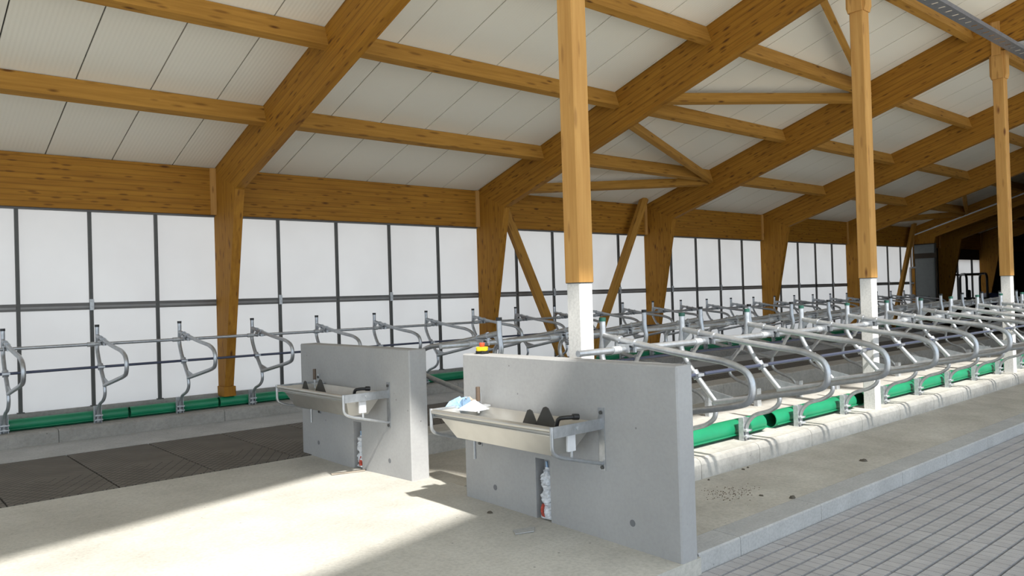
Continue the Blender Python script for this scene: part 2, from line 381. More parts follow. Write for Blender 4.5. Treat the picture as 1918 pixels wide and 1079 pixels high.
for a, b in ((-20.0, 3.1), (3.1001, 18.5), (18.5001, 52)):
    ob('ceiling_panel', MB().add(*slab(a, b, (ystart(a), ystart(b)), (-6.2, -6.2), zr2, 0, 0.12)), PANEL, ce2)
struct(ob('wall_light_block', MB().box(22.0, 52, -6.3, -6.2, -0.42, 7.9), DARKWALL))  # unseen wall added to block side light and darken the far end
struct(ob('trim_5', MB().box(-8, 52, -6.2, -5.95, -0.42, -0.15), CKERB))
for i, xx in enumerate((-6, 0, 11, 23, 35, 47)):
    struct(ob('trim_%d' % (6 + i), MB().box(xx, xx + 0.2, -6.1, -5.9, -0.15, zr2(-6.0)).box(xx, xx + 0.2, -4.2, -4.0, -0.42, zr2(-4.1)), WPOST))

# ================================================================== TIMBER FRAME
TH = 0.16
def frame(xf, label, ye=-1.1, plain_roof=False):
    t = thing('portal_frame', label, 'timber frame', (xf, 0, 0), group='timber portal frames')
    ob('column', MB().prism([(13.97, 0.47), (13.70, 0.47), (12.97, 4.0), (12.95, 4.02), (13.97, zroof(13.97))], 0, TH), WCOL, t)
    zb = lambda y: 4.02 + 0.317 * (12.95 - y)
    ob('rafter', MB().prism([(13.97, zroof(13.97) - 0.002), (12.95, 4.02), (ye, zb(ye)), (ye, zroof(ye) - 0.002)], 0, TH), WRAF, t)
    ob('foot', MB().box(-0.025, TH + 0.025, 13.64, 13.95, 0.428, 0.60), WCOL, t)
    return t
names = ['first timber portal frame, beside the first pair of curtain bays', 'second timber portal frame, with a diagonal wall brace at its foot', 'third timber portal frame, where the roof braces meet', 'fourth timber portal frame along the curtain wall', 'fifth timber portal frame along the curtain wall', 'sixth timber portal frame, with a white conduit along its rafter']
for k, xf in enumerate(FX): frame(xf, names[k])
frame(38.1, 'dark timber portal frame beside the grey door at the far end'); frame(43.35, 'farthest timber portal frame, behind the far bright window')
# eave beams
BAYS = [(-6.9, FX[0])] + [(FX[k] + TH, FX[k + 1]) for k in range(5)] + [(FX[5] + TH, 38.1), (38.1 + TH, 43.35), (43.35 + TH, 52.0)]
for k, (xa, xb) in enumerate(BAYS):
    t = thing('eave_beam', 'glulam eave beam above the curtain wall in the %s bay' % ORD[k], 'beam', (xa, 13.86, 3.645), group='glulam eave beams')
    L = xb - xa
    ob('beam', MB().box(0.0, L, 0, 0.14, 0, 0.83), WBEAM, t)
    ob('end_plate', MB().box(L - 0.10, L - 0.002, -0.035, 0.0, 0.0, 0.83), WPOST, t)
# purlins
PUR = [11.80, 9.72, 7.66, 5.62, 3.55, 1.5]
runs = ['lowest', 'second lowest', 'third lowest', 'fourth lowest', 'fifth lowest', 'sixth lowest']
for r, y in enumerate(PUR):
    for k, (xa, xb) in enumerate(BAYS):
        if r >= 4 and k == 0: continue
        o = ob('purlin', MB().box(0, xb - xa, -0.065, 0.065, -0.29, 0.0), WX, None, (xa, y, zroof(y) - 0.012), (-RA, 0, 0))
        tag(o, 'timber roof purlin of the %s run in the %s bay' % (runs[r], ORD[k]), 'purlin', 'roof purlins')
# timber bars between two points
def bar(name, a, b, wd, ht, mat, label, cat, group=None, up=(0, 0, 1)):
    a, b = Vector(a), Vector(b); d = (b - a); L = d.length; d.normalize(); u = Vector(up); sd_ = u.cross(d).normalized(); u = d.cross(sd_)
    o = ob(name, MB().box(0, L, -wd / 2, wd / 2, -ht / 2, ht / 2), mat)
    o.matrix_world = Matrix(((d.x, sd_.x, u.x, a.x), (d.y, sd_.y, u.y, a.y), (d.z, sd_.z, u.z, a.z), (0, 0, 0, 1)))
    if label: tag(o, label, cat, group)
    return o
zb_ = lambda y, o: zroof(y) - o
NR = Vector((0, SLOPE, 1)).normalized()
bar('roof_brace', (FX[1] + 0.1, 13.30, zb_(13.3, 0.24)), (FX[2] + 0.05, 11.86, zb_(11.86, 0.26)), 0.11, 0.20, WX, 'timber roof brace, lowest of four between second and third frame', 'brace', 'roof braces', NR)
bar('roof_brace', (FX[1] + 0.1, 9.86, zb_(9.86, 0.24)), (FX[2] + 0.05, 11.74, zb_(11.74, 0.26)), 0.11, 0.20, WX, 'timber roof brace rising from the third frame at the lowest purlin', 'brace', 'roof braces', NR)
bar('roof_brace', (FX[1] + 0.1, 9.45, zb_(9.45, 0.24)), (FX[2] + 0.05, 7.76, zb_(7.76, 0.26)), 0.11, 0.20, WX, 'timber roof brace seen level beside the second tall post', 'brace', 'roof braces', NR)
bar('roof_brace', (FX[1] + 0.1, 5.80, zb_(5.8, 0.24)), (FX[2] + 0.05, 7.62, zb_(7.62, 0.26)), 0.11, 0.20, WX, 'timber roof brace, highest of four, ending behind the second tall post', 'brace', 'roof braces', NR)
bar('roof_brace', (FX[4] + 0.1, 13.3, zb_(13.3, 0.24)), (FX[5], 11.86, zb_(11.86, 0.26)), 0.11, 0.20, WX, 'lower timber roof brace in the sixth bay, seen far away', 'brace', 'roof braces', NR)
bar('roof_brace', (FX[4] + 0.1, 9.86, zb_(9.86, 0.24)), (FX[5], 11.74, zb_(11.74, 0.26)), 0.11, 0.20, WX, 'upper timber roof brace in the sixth bay, seen far away', 'brace', 'roof braces', NR)
bar('wall_brace', (11.45, 13.56, 4.45), (13.46, 13.56, 0.36), 0.12, 0.22, WX, 'diagonal timber wall brace leaning from the second frame', 'brace', 'wall braces', (1, 0, 0))
bar('wall_brace', (16.72, 13.56, 4.62), (14.36, 13.56, 0.36), 0.12, 0.22, WX, 'diagonal timber wall brace leaning from the third frame', 'brace', 'wall braces', (1, 0, 0))
bar('wall_brace', (34.6, 13.56, 4.72), (32.1, 13.56, 0.36), 0.12, 0.22, WX, 'distant diagonal timber wall brace leaning from the sixth frame', 'brace', 'wall braces', (1, 0, 0))

# tall posts: concrete pillar below, timber above
pil = MB().cbox(0, 0.172, 0, 0.177, 0.265, 2.149, 0.01).mesh('pillar'); pil.materials.append(CPILLAR)
tim = MB().cbox(-0.010, 0.184, -0.012, 0.189, 2.152, 6.53, 0.012).mesh('timber_shaft'); tim.materials.append(WPOST)
cap = MB().prism([(-0.055, 6.08), (-0.03, 6.0), (-0.012, 6.0), (-0.012, 6.53), (-0.055, 6.53)], -0.01, 0.184, 'x').prism([(0.189, 6.0), (0.207, 6.0), (0.232, 6.08), (0.232, 6.53), (0.189, 6.53)], -0.01, 0.184, 'x')
cap.box(-0.045, -0.0105, -0.012, 0.189, 6.0, 6.53); cap = cap.mesh('capital'); cap.materials.append(WPOST)
ton = MB().box(-0.085, -0.055, 0.01, 0.165, 6.45, 7.10).mesh('tongue'); ton.materials.append(WPOST)
jt = MB().box(-0.002, 0.174, -0.002, 0.179, 2.145, 2.155).mesh('joint_plate'); jt.materials.append(DARKST)
pl = ['tall timber post on a white concrete base, rising behind the drinker wall', 'second tall timber post on a concrete base, among the sunlit stall dividers', 'third tall timber post on a concrete base, under the slotted cable tray', 'fourth tall timber post on a concrete base, out beyond the cable tray']
for k in range(4):
    t = thing('timber_post', pl[k], 'post', (5.198 + BAY * k, 5.007, 0), group='tall posts')
    for nm, me in (('pillar', pil), ('timber_shaft', tim), ('capital', cap), ('tongue', ton), ('joint_plate', jt)): ob(nm, me, None, t)

# cable tray with slots
tray = thing('cable_tray', 'slotted galvanised cable tray hung under the rafters beside the posts', 'cable tray', (6.0, 4.73, 6.44))
L = 26.0
ob('side_rail', MB().box(0, L, -0.115, -0.11, 0, 0.07), TRAYST, tray); ob('side_rail', MB().box(0, L, 0.11, 0.115, 0, 0.07), TRAYST, tray)
tb = MB(); tb.box(0, L, -0.11, -0.06, 0, 0.004); tb.box(0, L, 0.06, 0.11, 0, 0.004); xx = 0
while xx < L: tb.box(xx, min(xx + 0.235, L), -0.06, 0.06, 0, 0.004); xx += 0.285
ob('slotted_floor', tb, TRAYST, tray)
for xf in FX[1:5]: ob('hanger', MB().box(xf - 6.0, xf - 5.84, -0.11, 0.11, 0.07, 6.615 - 6.44), GALVD, tray)

# ================================================================== STALL DIVIDERS
def D(d, z): return (0, -d, z)
def divider():
    t = empty('stall_divider')
    post = rnd([D(0, 1.80), D(0, 1.60), D(-0.035, 1.45), D(0.07, 1.25), D(0.385, 0.90)], [0.1, 0.1, 0.12], 4)
    ob('head_post', MB().tube(post, 0.030, 10), GALV, t)
    ob('post_cap', MB().tube([D(0, 1.775), D(0, 1.812)], 0.034, 10), BLACK, t)
    loop = rnd([D(0.02, 1.635), D(0.83, 1.505), D(1.38, 1.445), D(1.60, 1.36), D(1.60, 1.13), D(1.40, 1.075), D(0.37, 0.885)], [0.3, 0.2, 0.17, 0.17, 0.14], 6)
    ob('loop', MB().tube(loop, 0.030, 10), GALV, t)
    leg = rnd([D(0.37, 0.89), D(0.395, 0.74), D(0.28, 0.645), D(0.05, 0.575), D(-0.055, 0.46), D(-0.075, 0.275)], [0.12, 0.12, 0.12, 0.1], 5)
    ob('leg', MB().tube(leg, 0.025, 10), GALV, t)
    g = MB().prism([(0.0, 1.62), (-0.13, 1.62), (-0.005, 1.50)], -0.005, 0.005)
    ob('head_gusset', g, GALV, t)
    g = MB().prism([(-0.30, 1.02), (-0.36, 0.90), (-0.66, 0.945)], -0.006, 0.006)
    ob('foot_gusset', g, GALV, t)
    for dd in (0.21, 0.39):
        zz = 1.635 - (dd - 0.02) * 0.1605
        c = ob('collar', MB().tube([D(dd - 0.014, zz + 0.002), D(dd + 0.014, zz - 0.002)], 0.040, 12).box(-0.012, 0.012, -dd - 0.012, -dd + 0.012, zz - 0.085, zz - 0.03), GALV, t)
    ob('rail_saddle', MB().box(-0.045, 0.045, -0.40, -0.20, 1.556, 1.566).box(-0.05, -0.038, -0.36, -0.24, 1.49, 1.56).box(0.038, 0.05, -0.36, -0.24, 1.49, 1.56), GALV, t)
    ob('strap_clamp', MB().tube([D(0.135, 1.20), D(0.175, 1.12)], 0.042, 12).box(-0.05, 0.05, -0.225, -0.17, 1.145, 1.175), GALV, t)
    br = ob('floor_bracket', MB().box(-0.055, 0.055, 0.115, 0.125, 0.258, 0.53).box(-0.055, -0.047, 0.06, 0.12, 0.258, 0.53).box(0.047, 0.055, 0.06, 0.12, 0.258, 0.53).box(-0.075, 0.075, 0.03, 0.16, 0.245, 0.258), GALVD, t)
    cl = MB()
    for zz in (0.30, 0.37): cl.tube([(0, 0.077, zz), (0, 0.077, zz + 0.028)], 0.040, 12).box(-0.06, 0.06, 0.020, 0.045, zz + 0.004, zz + 0.024)
    ob('clamp', cl, GALVD, br)
    return t
def place(src, first, loc, rotz, label, grp):
    o = src if first else copy_tree(src)
    o.location = loc; o.rotation_euler = (0, 0, rotz); tag(o, label, 'stall divider', grp); return o
SX = 1.25
proto = divider()
for k in range(13):
    place(proto, k == 0, (5.559 + SX * k, 5.07, 0.0), 0, 'galvanised stall divider, %s of the sunlit row behind the drinker wall' % ORD[k], 'dividers of the sunlit row')
for ch in list(proto.children):
    pass
for k in range(20):
    place(proto, False, (5.537 + SX * k, 6.589, 0.0), math.pi, 'galvanised stall divider turned to the curtain wall, %s of the middle row' % ORD[k], 'dividers of the middle row')
for k in range(26):
    place(proto, False, (1.843 + SX * k, 13.49, -0.02), 0, 'galvanised stall divider, %s of the row along the curtain wall' % ORD[k], 'dividers along the curtain wall')
# dark green caps on the sunlit row
capm = bpy.data.meshes['post_cap'].copy(); capm.materials.clear(); capm.materials.append(CAPG)
for o in COL.objects:
    if o.name.startswith('stall_divider') and 'sunlit' in o['label']:
        for c in o.children:
            if c.name.startswith('post_cap'): c.data = capm
def rail(y, z, r, x0, x1, mat, name, label):
    t = thing(name, label, 'rail', (x0, y, z)); L = x1 - x0
    ob('pipe', MB().tube([(0, 0, 0), (L, 0, 0)], r, 10), mat, t)
    return t
def sleeves(t, step, start, r):
    xx = start
    while xx < 30:
        ob('sleeve', sl_, None, t, (xx, 0, 0)); xx += step
sl_ = MB().tube([(-0.05, 0, 0), (0.05, 0, 0)], 0.036, 10).mesh('sleeve'); sl_.materials.append(GALVD)
a = rail(4.77, 1.52, 0.029, 4.9, 21.5, GALV, 'neck_rail', 'galvanised neck rail clamped under the sunlit stall dividers'); 
for k in range(13): ob('sleeve', sl_, None, a, (5.559 + SX * k - 4.9 - 0.16, 0, 0))
b = rail(6.889, 1.52, 0.029, 4.95, 30.5, GALV, 'neck_rail', 'galvanised neck rail clamped under the middle row of dividers')
for k in range(20): ob('sleeve', sl_, None, b, (5.537 + SX * k - 4.95 - 0.16, 0, 0))
c = rail(13.19, 1.50, 0.025, -2.0, 34.9, GALV, 'neck_rail', 'galvanised neck rail along the curtain wall row')
for k in range(26): ob('sleeve', sl_, None, c, (1.843 + SX * k + 2.0 - 0.16, 0, 0))
rail(4.90, 1.16, 0.021, 5.3, 21.5, BLUERAIL, 'lower_rail', 'bluish lower rail through the sunlit stall dividers')
rail(6.76, 1.16, 0.021, 5.2, 30.5, BLUERAIL, 'lower_rail', 'bluish lower rail through the middle row of dividers')
rail(13.30, 1.14, 0.021, -2.0, 34.9, BLUERAIL, 'lower_rail', 'dark backlit lower rail running in front of the white curtain')
# green brisket pipes
def gpipe(x0, x1, y, z, label, r=0.10):
    t = thing('green_pipe', label, 'pipe', (x0, y, z), group='green brisket pipes'); L = x1 - x0; n = 20
    def ring(rr, x): return [(x, rr * math.cos(2 * math.pi * i / n), rr * math.sin(2 * math.pi * i / n)) for i in range(n)]
    vs = ring(r, 0) + ring(r, L) + ring(r - 0.008, 0) + ring(r - 0.008, L); fs = []
    for i in range(n):
        j = (i + 1) % n; fs += [(i, i + n, j + n, j), (2 * n + i, 2 * n + j, 3 * n + j, 3 * n + i)]
    m_ = MB().add(vs, fs, True); m_.add(vs, [f for i in range(n) for f in ((i, (i + 1) % n, 2 * n + (i + 1) % n, 2 * n + i), (n + i, 3 * n + i, 3 * n + (i + 1) % n, n + (i + 1) % n))])
    ob('shell', m_, GREEN, t)
    ob('flange', MB().box(0, L, -r - 0.012, -r * 0.93, -0.055, -0.045), GREEN, t)
    return t
seg = [(5.4, 8.72), (8.95, 11.14), (11.42, 14.6), (14.65, 17.1), (17.45, 20.8)]
for i, (x0, x1) in enumerate(seg): gpipe(x0, x1, 5.36, 0.370, 'bright green plastic pipe, %s length along the sunlit kerb' % ORD[i], 0.105)
seg = [(-2.0, 3.56), (3.60, 5.02), (5.06, 8.9), (8.94, 12.8), (12.84, 17.0), (17.04, 22.0), (22.04, 28.0), (28.04, 34.8)]
for i, (x0, x1) in enumerate(seg): gpipe(x0, x1, 13.74, 0.335, 'dark green plastic pipe, %s length below the curtain wall' % ORD[i], 0.09)

# ================================================================== DRINKER WALLS
def drinker_wall(name, xa, th, y0, y1, zt, ny0, ny1, label, ties, zlow=-0.3):
    t = thing(name, label, 'wall', (xa, 0, 0), group='concrete drinker walls')
    nz = 0.566; nd = 0.11; m_ = MB(); c = 0.012
    # outline with chamfered corners seen from above, niche cut from the front face
    m_.add([(0, y0 + c, zlow), (0, ny0, zlow), (0, ny0, zt - c), (0, y0 + c, zt - c)], [(0, 3, 2, 1)])
    m_.add([(0, ny1, zlow), (0, y1 - c, zlow), (0, y1 - c, zt - c), (0, ny1, zt - c)], [(0, 3, 2, 1)])
    m_.add([(0, ny0, nz), (0, ny1, nz), (0, ny1, zt - c), (0, ny0, zt - c)], [(0, 3, 2, 1)])
    m_.add([(0, ny0, zlow), (nd, ny0, zlow), (nd, ny0, nz), (0, ny0, nz)], [(0, 3, 2, 1)])
    m_.add([(0, ny1, zlow), (nd, ny1, zlow), (nd, ny1, nz), (0, ny1, nz)], [(0, 1, 2, 3)])
    m_.add([(nd, ny0, zlow), (nd, ny1, zlow), (nd, ny1, nz), (nd, ny0, nz)], [(0, 3, 2, 1)])
    m_.add([(0, ny0, nz), (nd, ny0, nz), (nd, ny1, nz), (0, ny1, nz)], [(0, 1, 2, 3)])
    o = [(0, y0 + c), (c, y0), (th - c, y0), (th, y0 + c), (th, y1 - c), (th - c, y1), (c, y1), (0, y1 - c)]
    n = 8; vs = [(p[0], p[1], zlow) for p in o] + [(p[0], p[1], zt - c) for p in o] + [(min(max(p[0], c), th - c), min(max(p[1], y0 + c), y1 - c), zt) for p in o]
    fs = [(i, i + 1, n + i + 1, n + i) for i in range(7)]
    fs += [(n + i, n + (i + 1) % n, 2 * n + (i + 1) % n, 2 * n + i) for i in range(n)] + [tuple(range(2 * n, 3 * n))]
    m_.add(vs, fs)
    ob('slab', m_, CWALL, t)
    for (y, z) in ties:
        ob('tie_hole', MB().tube([(-0.0015, y, z), (0.004, y, z)], 0.028, 14), TIEM, t)
    return t
WX1 = 4.79
drinker_wall('concrete_wall', WX1, 0.20, 3.634, 6.298, 1.474, 5.055, 5.245, 'low concrete wall with the emergency stop on top and a trough', [(5.83, 0.197), (4.112, 0.195)])
drinker_wall('concrete_wall', WX1, 0.235, 7.272, 9.943, 1.479, 8.355, 8.545, 'low concrete wall with a trough, beside the dark rubber mats', [(9.477, 0.185), (7.732, 0.189)])

def trough(y0, label, flaps, W):
    """origin at the wall plane under the arm that lies towards the open side; local y runs along the wall, -x out of it"""
    t = thing('drinking_trough', label, 'trough', (WX1, y0, 0), group='steel drinking troughs')
    # basin: sheet steel shell with sloped sides
    a = 0.02; rim = [(-0.545, a, 0.985), (-0.06, a, 0.985), (-0.06, W - a, 0.985), (-0.545, W - a, 0.985)]
    bot = [(-0.42, a + 0.16, 0.735), (-0.17, a + 0.16, 0.735), (-0.17, W - a - 0.16, 0.735), (-0.42, W - a - 0.16, 0.735)]
    tk = 0.006; rin = [(-0.545 + tk, a + tk, 0.985), (-0.06 - tk, a + tk, 0.985), (-0.06 - tk, W - a - tk, 0.985), (-0.545 + tk, W - a - tk, 0.985)]
    bin_ = [(x_ , y_, 0.745) for x_, y_, _ in bot]
    vs = rim + bot + rin + bin_
    fs = [(0, 1, 5, 4), (1, 2, 6, 5), (2, 3, 7, 6), (3, 0, 4, 7), (4, 5, 6, 7), (8, 12, 13, 9), (9, 13, 14, 10), (10, 14, 15, 11), (11, 15, 12, 8), (12, 15, 14, 13), (0, 8, 9, 1), (1, 9, 10, 2), (2, 10, 11, 3), (3, 11, 8, 0)]
    ob('basin', MB().add(vs, fs), STEEL, t)
    ob('basin_lip', MB().box(-0.575, -0.545, 0.01, W - 0.01, 0.930, 0.936).box(-0.549, -0.543, 0.01, W - 0.01, 0.93, 1.0), STEEL, t)
    ob('front_rail', MB().tube([(-0.572, 0.0, 0.982), (-0.572, W, 0.982)], 0.022, 12), STEEL, t)
    for y in (0.0, W):
        ar = ob('support_arm', MB().box(-0.575, 0.0, y - 0.005, y + 0.005, 0.915, 1.005), GALV, t)
        rod = rnd([(-0.582, y, 1.008), (-0.582, y, 0.80), (-0.50, y, 0.755), (-0.01, y, 0.63)], [0.05, 0.06], 5)
        ob('arm_rod', MB().tube(rod, 0.016, 10), GALV, ar)
        ob('bolt', MB().tube([(-0.30, y - 0.012, 0.965), (-0.30, y + 0.012, 0.965)], 0.014, 8), GALVD, ar)
        pl_ = ob('wall_plate', MB().box(-0.008, 0.0, y - 0.032, y + 0.032, 0.575, 1.095), GALV, t)
        for z in (1.055, 0.60): ob('bolt', MB().tube([(-0.02, y, z), (0.0, y, z)], 0.017, 6), DARKST, pl_)
    ob('drain_pipe', MB().tube([(-0.20, W - 0.16, 0.735), (-0.20, W - 0.16, 0.50)], 0.016, 10), GALV, t)
    lv = ob('lever', MB().tube([(-0.14, W - 0.16, 0.93), (-0.14, W - 0.16, 1.06)], 0.012, 8).box(-0.17, -0.02, W - 0.20, W - 0.12, 0.985, 1.0), GALVD, t)
    ob('grip', MB().tube([(-0.14, W - 0.16, 1.045), (-0.14, W - 0.16, 1.18)], 0.021, 12), BROWNH, lv)
    for (yc, zt, wd) in flaps:
        ob('flap', MB().prism([(yc - wd, 0.93), (yc + wd, 0.93), (yc + 0.03, zt - 0.01), (yc, zt), (yc - 0.03, zt - 0.01)], -0.30, -0.292), DARKF, t)
    v = MB().tube(rnd([(-0.34, 0.20, 0.94), (-0.34, 0.17, 1.03), (-0.30, 0.10, 1.04), (-0.22, 0.08, 1.035)], 0.03, 4), 0.018, 8)
    vl = ob('float_valve', v, BLACK, t); ob('nozzle', MB().tube([(-0.25, 0.09, 1.04), (-0.20, 0.075, 1.035)], 0.026, 10), BLACK, vl)
    ob('float_box', MB().cbox(-0.36, -0.27, 0.04, 0.07, 0.775, 0.93, 0.006), WHITEP, t)
    ob('inlet', MB().tube([(-0.31, 0.055, 0.775), (-0.31, 0.055, 0.72)], 0.012, 8), GALVD, t)
    return t
trough(4.411, 'galvanised drinking trough holding blue and white packaging scraps', [(0.56, 1.065, 0.10), (0.36, 1.105, 0.14)], 1.63)
trough(7.715, 'galvanised drinking trough on the wall beside the dark rubber mats', [(1.50, 1.045, 0.09), (1.09, 1.09, 0.14)], 1.71)

# emergency stop
t = thing('emergency_stop', 'yellow emergency stop box with a red button on the concrete wall', 'switch', (4.885, 6.09, 1.474))
ob('base', MB().cbox(-0.045, 0.045, -0.052, 0.052, 0, 0.030, 0.004), BLACK, t)
n = 24; ringv = []
for z, rr in ((0.028, 0.052), (0.036, 0.062), (0.062, 0.064), (0.070, 0.058)):
    ringv.append([((rr + (0.006 * math.cos(4 * 2 * math.pi * i / n) if z < 0.066 else 0)) * math.cos(2 * math.pi * i / n), (rr + (0.006 * math.cos(4 * 2 * math.pi * i / n) if z < 0.066 else 0)) * math.sin(2 * math.pi * i / n), z) for i in range(n)])
vs = sum(ringv, []); fs = [(r * n + i, r * n + (i + 1) % n, (r + 1) * n + (i + 1) % n, (r + 1) * n + i) for r in range(3) for i in range(n)] + [tuple(range(3 * n, 4 * n)), tuple(range(n - 1, -1, -1))]
ob('shroud', MB().add(vs, fs), YELLOW, t)
ob('button', MB().tube([(0, 0, 0.068), (0, 0, 0.085), (0, 0, 0.10), (0, 0, 0.112)], [0.022, 0.026, 0.03, 0.027], 14), RED, t)

# crumpled film, packaging, stuffing
def crumple(name, size, mat, loc, label, cat, seed, peaks=5, rot=0.0, children=()):
    """folded sheets: a handful of bent facets leaning on each other"""
    R = random.Random(seed); mb = MB()
    for i in range(peaks):
        cx, cy = (R.uniform(-0.5, 0.5) * size[0], R.uniform(-0.5, 0.5) * size[1]); h = R.uniform(0.6, 1.0) * size[2]; wv = 0.45 * size[1]; a = R.uniform(-0.9, 0.9)
        dx, dy = math.sin(a), math.cos(a); px, py = dy, -dx; e = R.uniform(0.02, 0.05)
        A = (cx - dx * wv, cy - dy * wv, 0); B = (cx + dx * wv, cy + dy * wv, 0.0)
        C_ = (cx + px * e, cy + py * e, h); E_ = (cx + dx * wv * 0.7 + px * e, cy + dy * wv * 0.7 + py * e, h * R.uniform(0.45, 0.9)); F_ = (cx + px * 0.09, cy + py * 0.09, 0.0)
        mb.add([A, B, E_, C_, F_], [(0, 1, 2, 3), (0, 3, 4), (3, 2, 4), (2, 1, 4), (0, 4, 1)])
    o = ob(name, mb, mat, None, loc, (0, 0, rot)); tag(o, label, cat); return o
crumple('packaging_scrap', (0.12, 0.20, 0.115), BLUEBAG, (4.54, 6.02 - 0.03, 0.985), 'crumpled pale blue packaging film lying on the trough end', 'packaging', 3, 6)
o = ob('packaging_scrap', MB().add([(-.1, -.12, 0), (.1, -.12, 0), (.1, .12, 0), (-.1, .12, 0), (-.05, -.02, .085), (.05, .02, .085)], [(0, 1, 5, 4), (2, 3, 4, 5), (0, 4, 3), (1, 2, 5), (3, 2, 1, 0)]), WHITEBAG, None, (4.52, 5.80, 0.985), (0, 0, 0.2)); tag(o, 'folded white packaging sheet on the trough beside the brown grip', 'packaging')
o = ob('cardboard_scrap', MB().box(-0.04, 0.04, -0.025, 0.025, 0, 0.075).add([(-0.04, 0.025, 0.075), (0.04, 0.025, 0.075), (0.04, 0.06, 0.10), (-0.04, 0.06, 0.10)], [(0, 1, 2, 3)]), ORANGE, None, (4.60, 5.90, 0.985), (0, 0, 0.3)); tag(o, 'small tan cardboard scrap between the two packaging films', 'packaging')
def stuffing(y, z0, z1, label, seed, x=WX1 + 0.04):
    R = random.Random(seed); t = thing('plastic_stuffing', label, 'plastic film', (x, y, z0), group='film stuffed in wall slots')
    H = z1 - z0; n = 12; rows = 26; vs = []; fs = []
    for r in range(rows):
        f = r / (rows - 1); base = 0.072 * (0.6 + 0.45 * abs(math.sin(f * 9.5 + seed))) * (0.35 if f > 0.93 else 1)
        for k in range(n):
            a = 2 * math.pi * k / n; rr = base * (1 + 0.22 * math.sin(a * 3 + f * 31 + seed) + R.uniform(-0.1, 0.1)); vs.append((rr * 0.8 * math.cos(a) * 0.8, rr * math.sin(a), f * H))
    for r in range(rows - 1):
        for k in range(n): fs.append((r * n + k, r * n + (k + 1) % n, (r + 1) * n + (k + 1) % n, (r + 1) * n + k))
    fs += [tuple(range(n - 1, -1, -1)), tuple(range((rows - 1) * n, rows * n))]
    ob('film', MB().add(vs, fs), WHITEBAG, t)
    rv = [(-0.038, 0.005, 0.015), (-0.038, 0.045, 0.02), (-0.046, 0.05, 0.075), (-0.040, 0.035, 0.13), (-0.046, 0.012, 0.06)]
    sgn = 1 if seed == 1 else -1
    rv2 = [(p[0] - 0.008, p[1] * sgn, p[2]) for p in rv]; bk = [(p[0] + 0.03, p[1], p[2]) for p in rv2]
    ob('red_wrapper', MB().add(rv2 + bk, [(0, 1, 2, 3, 4), (9, 8, 7, 6, 5)] + [(i, i + 5, (i + 1) % 5 + 5, (i + 1) % 5) for i in range(5)]), REDPAPER, t)
    ob('neck', MB().tube([(0, 0, H - 0.01), (0, 0.01, min(H + 0.05, 0.55))], 0.012, 8), BLUEBAG, t)
    return t
stuffing(5.13, 0.03, 0.49, 'white and red plastic film stuffed in the slot under the packaging trough', 1)
stuffing(8.425, 0.02, 0.40, 'white and red plastic film stuffed in the slot near the rubber mats', 2)

# loose bits on the floors
o = ob('wood_strip', MB().box(0, 0.40, 0, 0.045, 0, 0.012), ORANGE, None, (4.38, 8.36, 0.0), (0, 0, -0.30)); tag(o, 'thin pale strip lying at the foot of the concrete wall', 'strip')
o = ob('sheet_scrap', MB().prism([(0, 0), (0.16, -0.06), (0.25, 0.03), (0.06, 0.10)], 0.016, 0.024, 'z'), CCURB, None, (4.33, 5.02, 0), (0, 0, 0)); tag(o, 'flat grey scrap on the floor below the wall slot', 'scrap')
def chip(x_, y_, z_, s, label, seed, mat=STONE):
    R = random.Random(seed); n = 7; lo = [(s * R.uniform(0.8, 1.2) * math.cos(6.283 * i / n), 0.7 * s * R.uniform(0.8, 1.2) * math.sin(6.283 * i / n), 0) for i in range(n)]
    hi = [(p[0] * 0.6, p[1] * 0.6, s * R.uniform(0.35, 0.6)) for p in lo]
    o = ob('stone_chip', MB().add(lo + hi, [tuple(range(n - 1, -1, -1)), tuple(range(n, 2 * n))] + [(i, (i + 1) % n, (i + 1) % n + n, i + n) for i in range(n)]), mat, None, (x_, y_, z_), (0, 0, R.uniform(0, 3))); tag(o, label, 'stone', 'stone chips on the stall bed'); return o
def zbed(y): return 0.004 + 0.046 * (y - 3.92) / 1.03
B_ = [(8.926, 4.158, 0.045, 'dark stone chip lying alone on the bed, largest of the chips'), (7.55, 4.86, 0.025, 'small dark stone chip at the kerb foot'), (7.66, 4.87, 0.02, 'tiny dark stone chip beside another at the kerb foot'), (6.96, 3.95, 0.045, 'long dark stone chip near the curb edge'), (6.80, 4.19, 0.025, 'small dark stone chip beside the brown dirt patch'), (6.90, 4.86, 0.02, 'tiny stone chip near the concrete wall end')]
for i, (x_, y_, s, lb) in enumerate(B_): chip(x_, y_, zbed(y_), s, lb, i)
chip(4.575, 5.66, 0.026, 0.03, 'dark crumb on the floor in front of the trough', 9)
dirt = MB(); R = random.Random(5)
for i in range(160):
    x_ = R.gauss(6.63, 0.16); y_ = R.gauss(4.42, 0.10); s = R.uniform(0.003, 0.010); z_ = zbed(y_)
    dirt.add([(x_ - s, y_ - s * 0.5, z_), (x_ + s, y_ - s * 0.4, z_), (x_ + s * 0.3, y_ + s, z_), (x_, y_, z_ + s)], [(0, 1, 3), (1, 2, 3), (2, 0, 3)])
o = ob('dirt_crumbs', dirt, STAIN); tag(o, 'scatter of brown dirt crumbs on the stall bed', 'dirt'); o['kind'] = 'stuff'

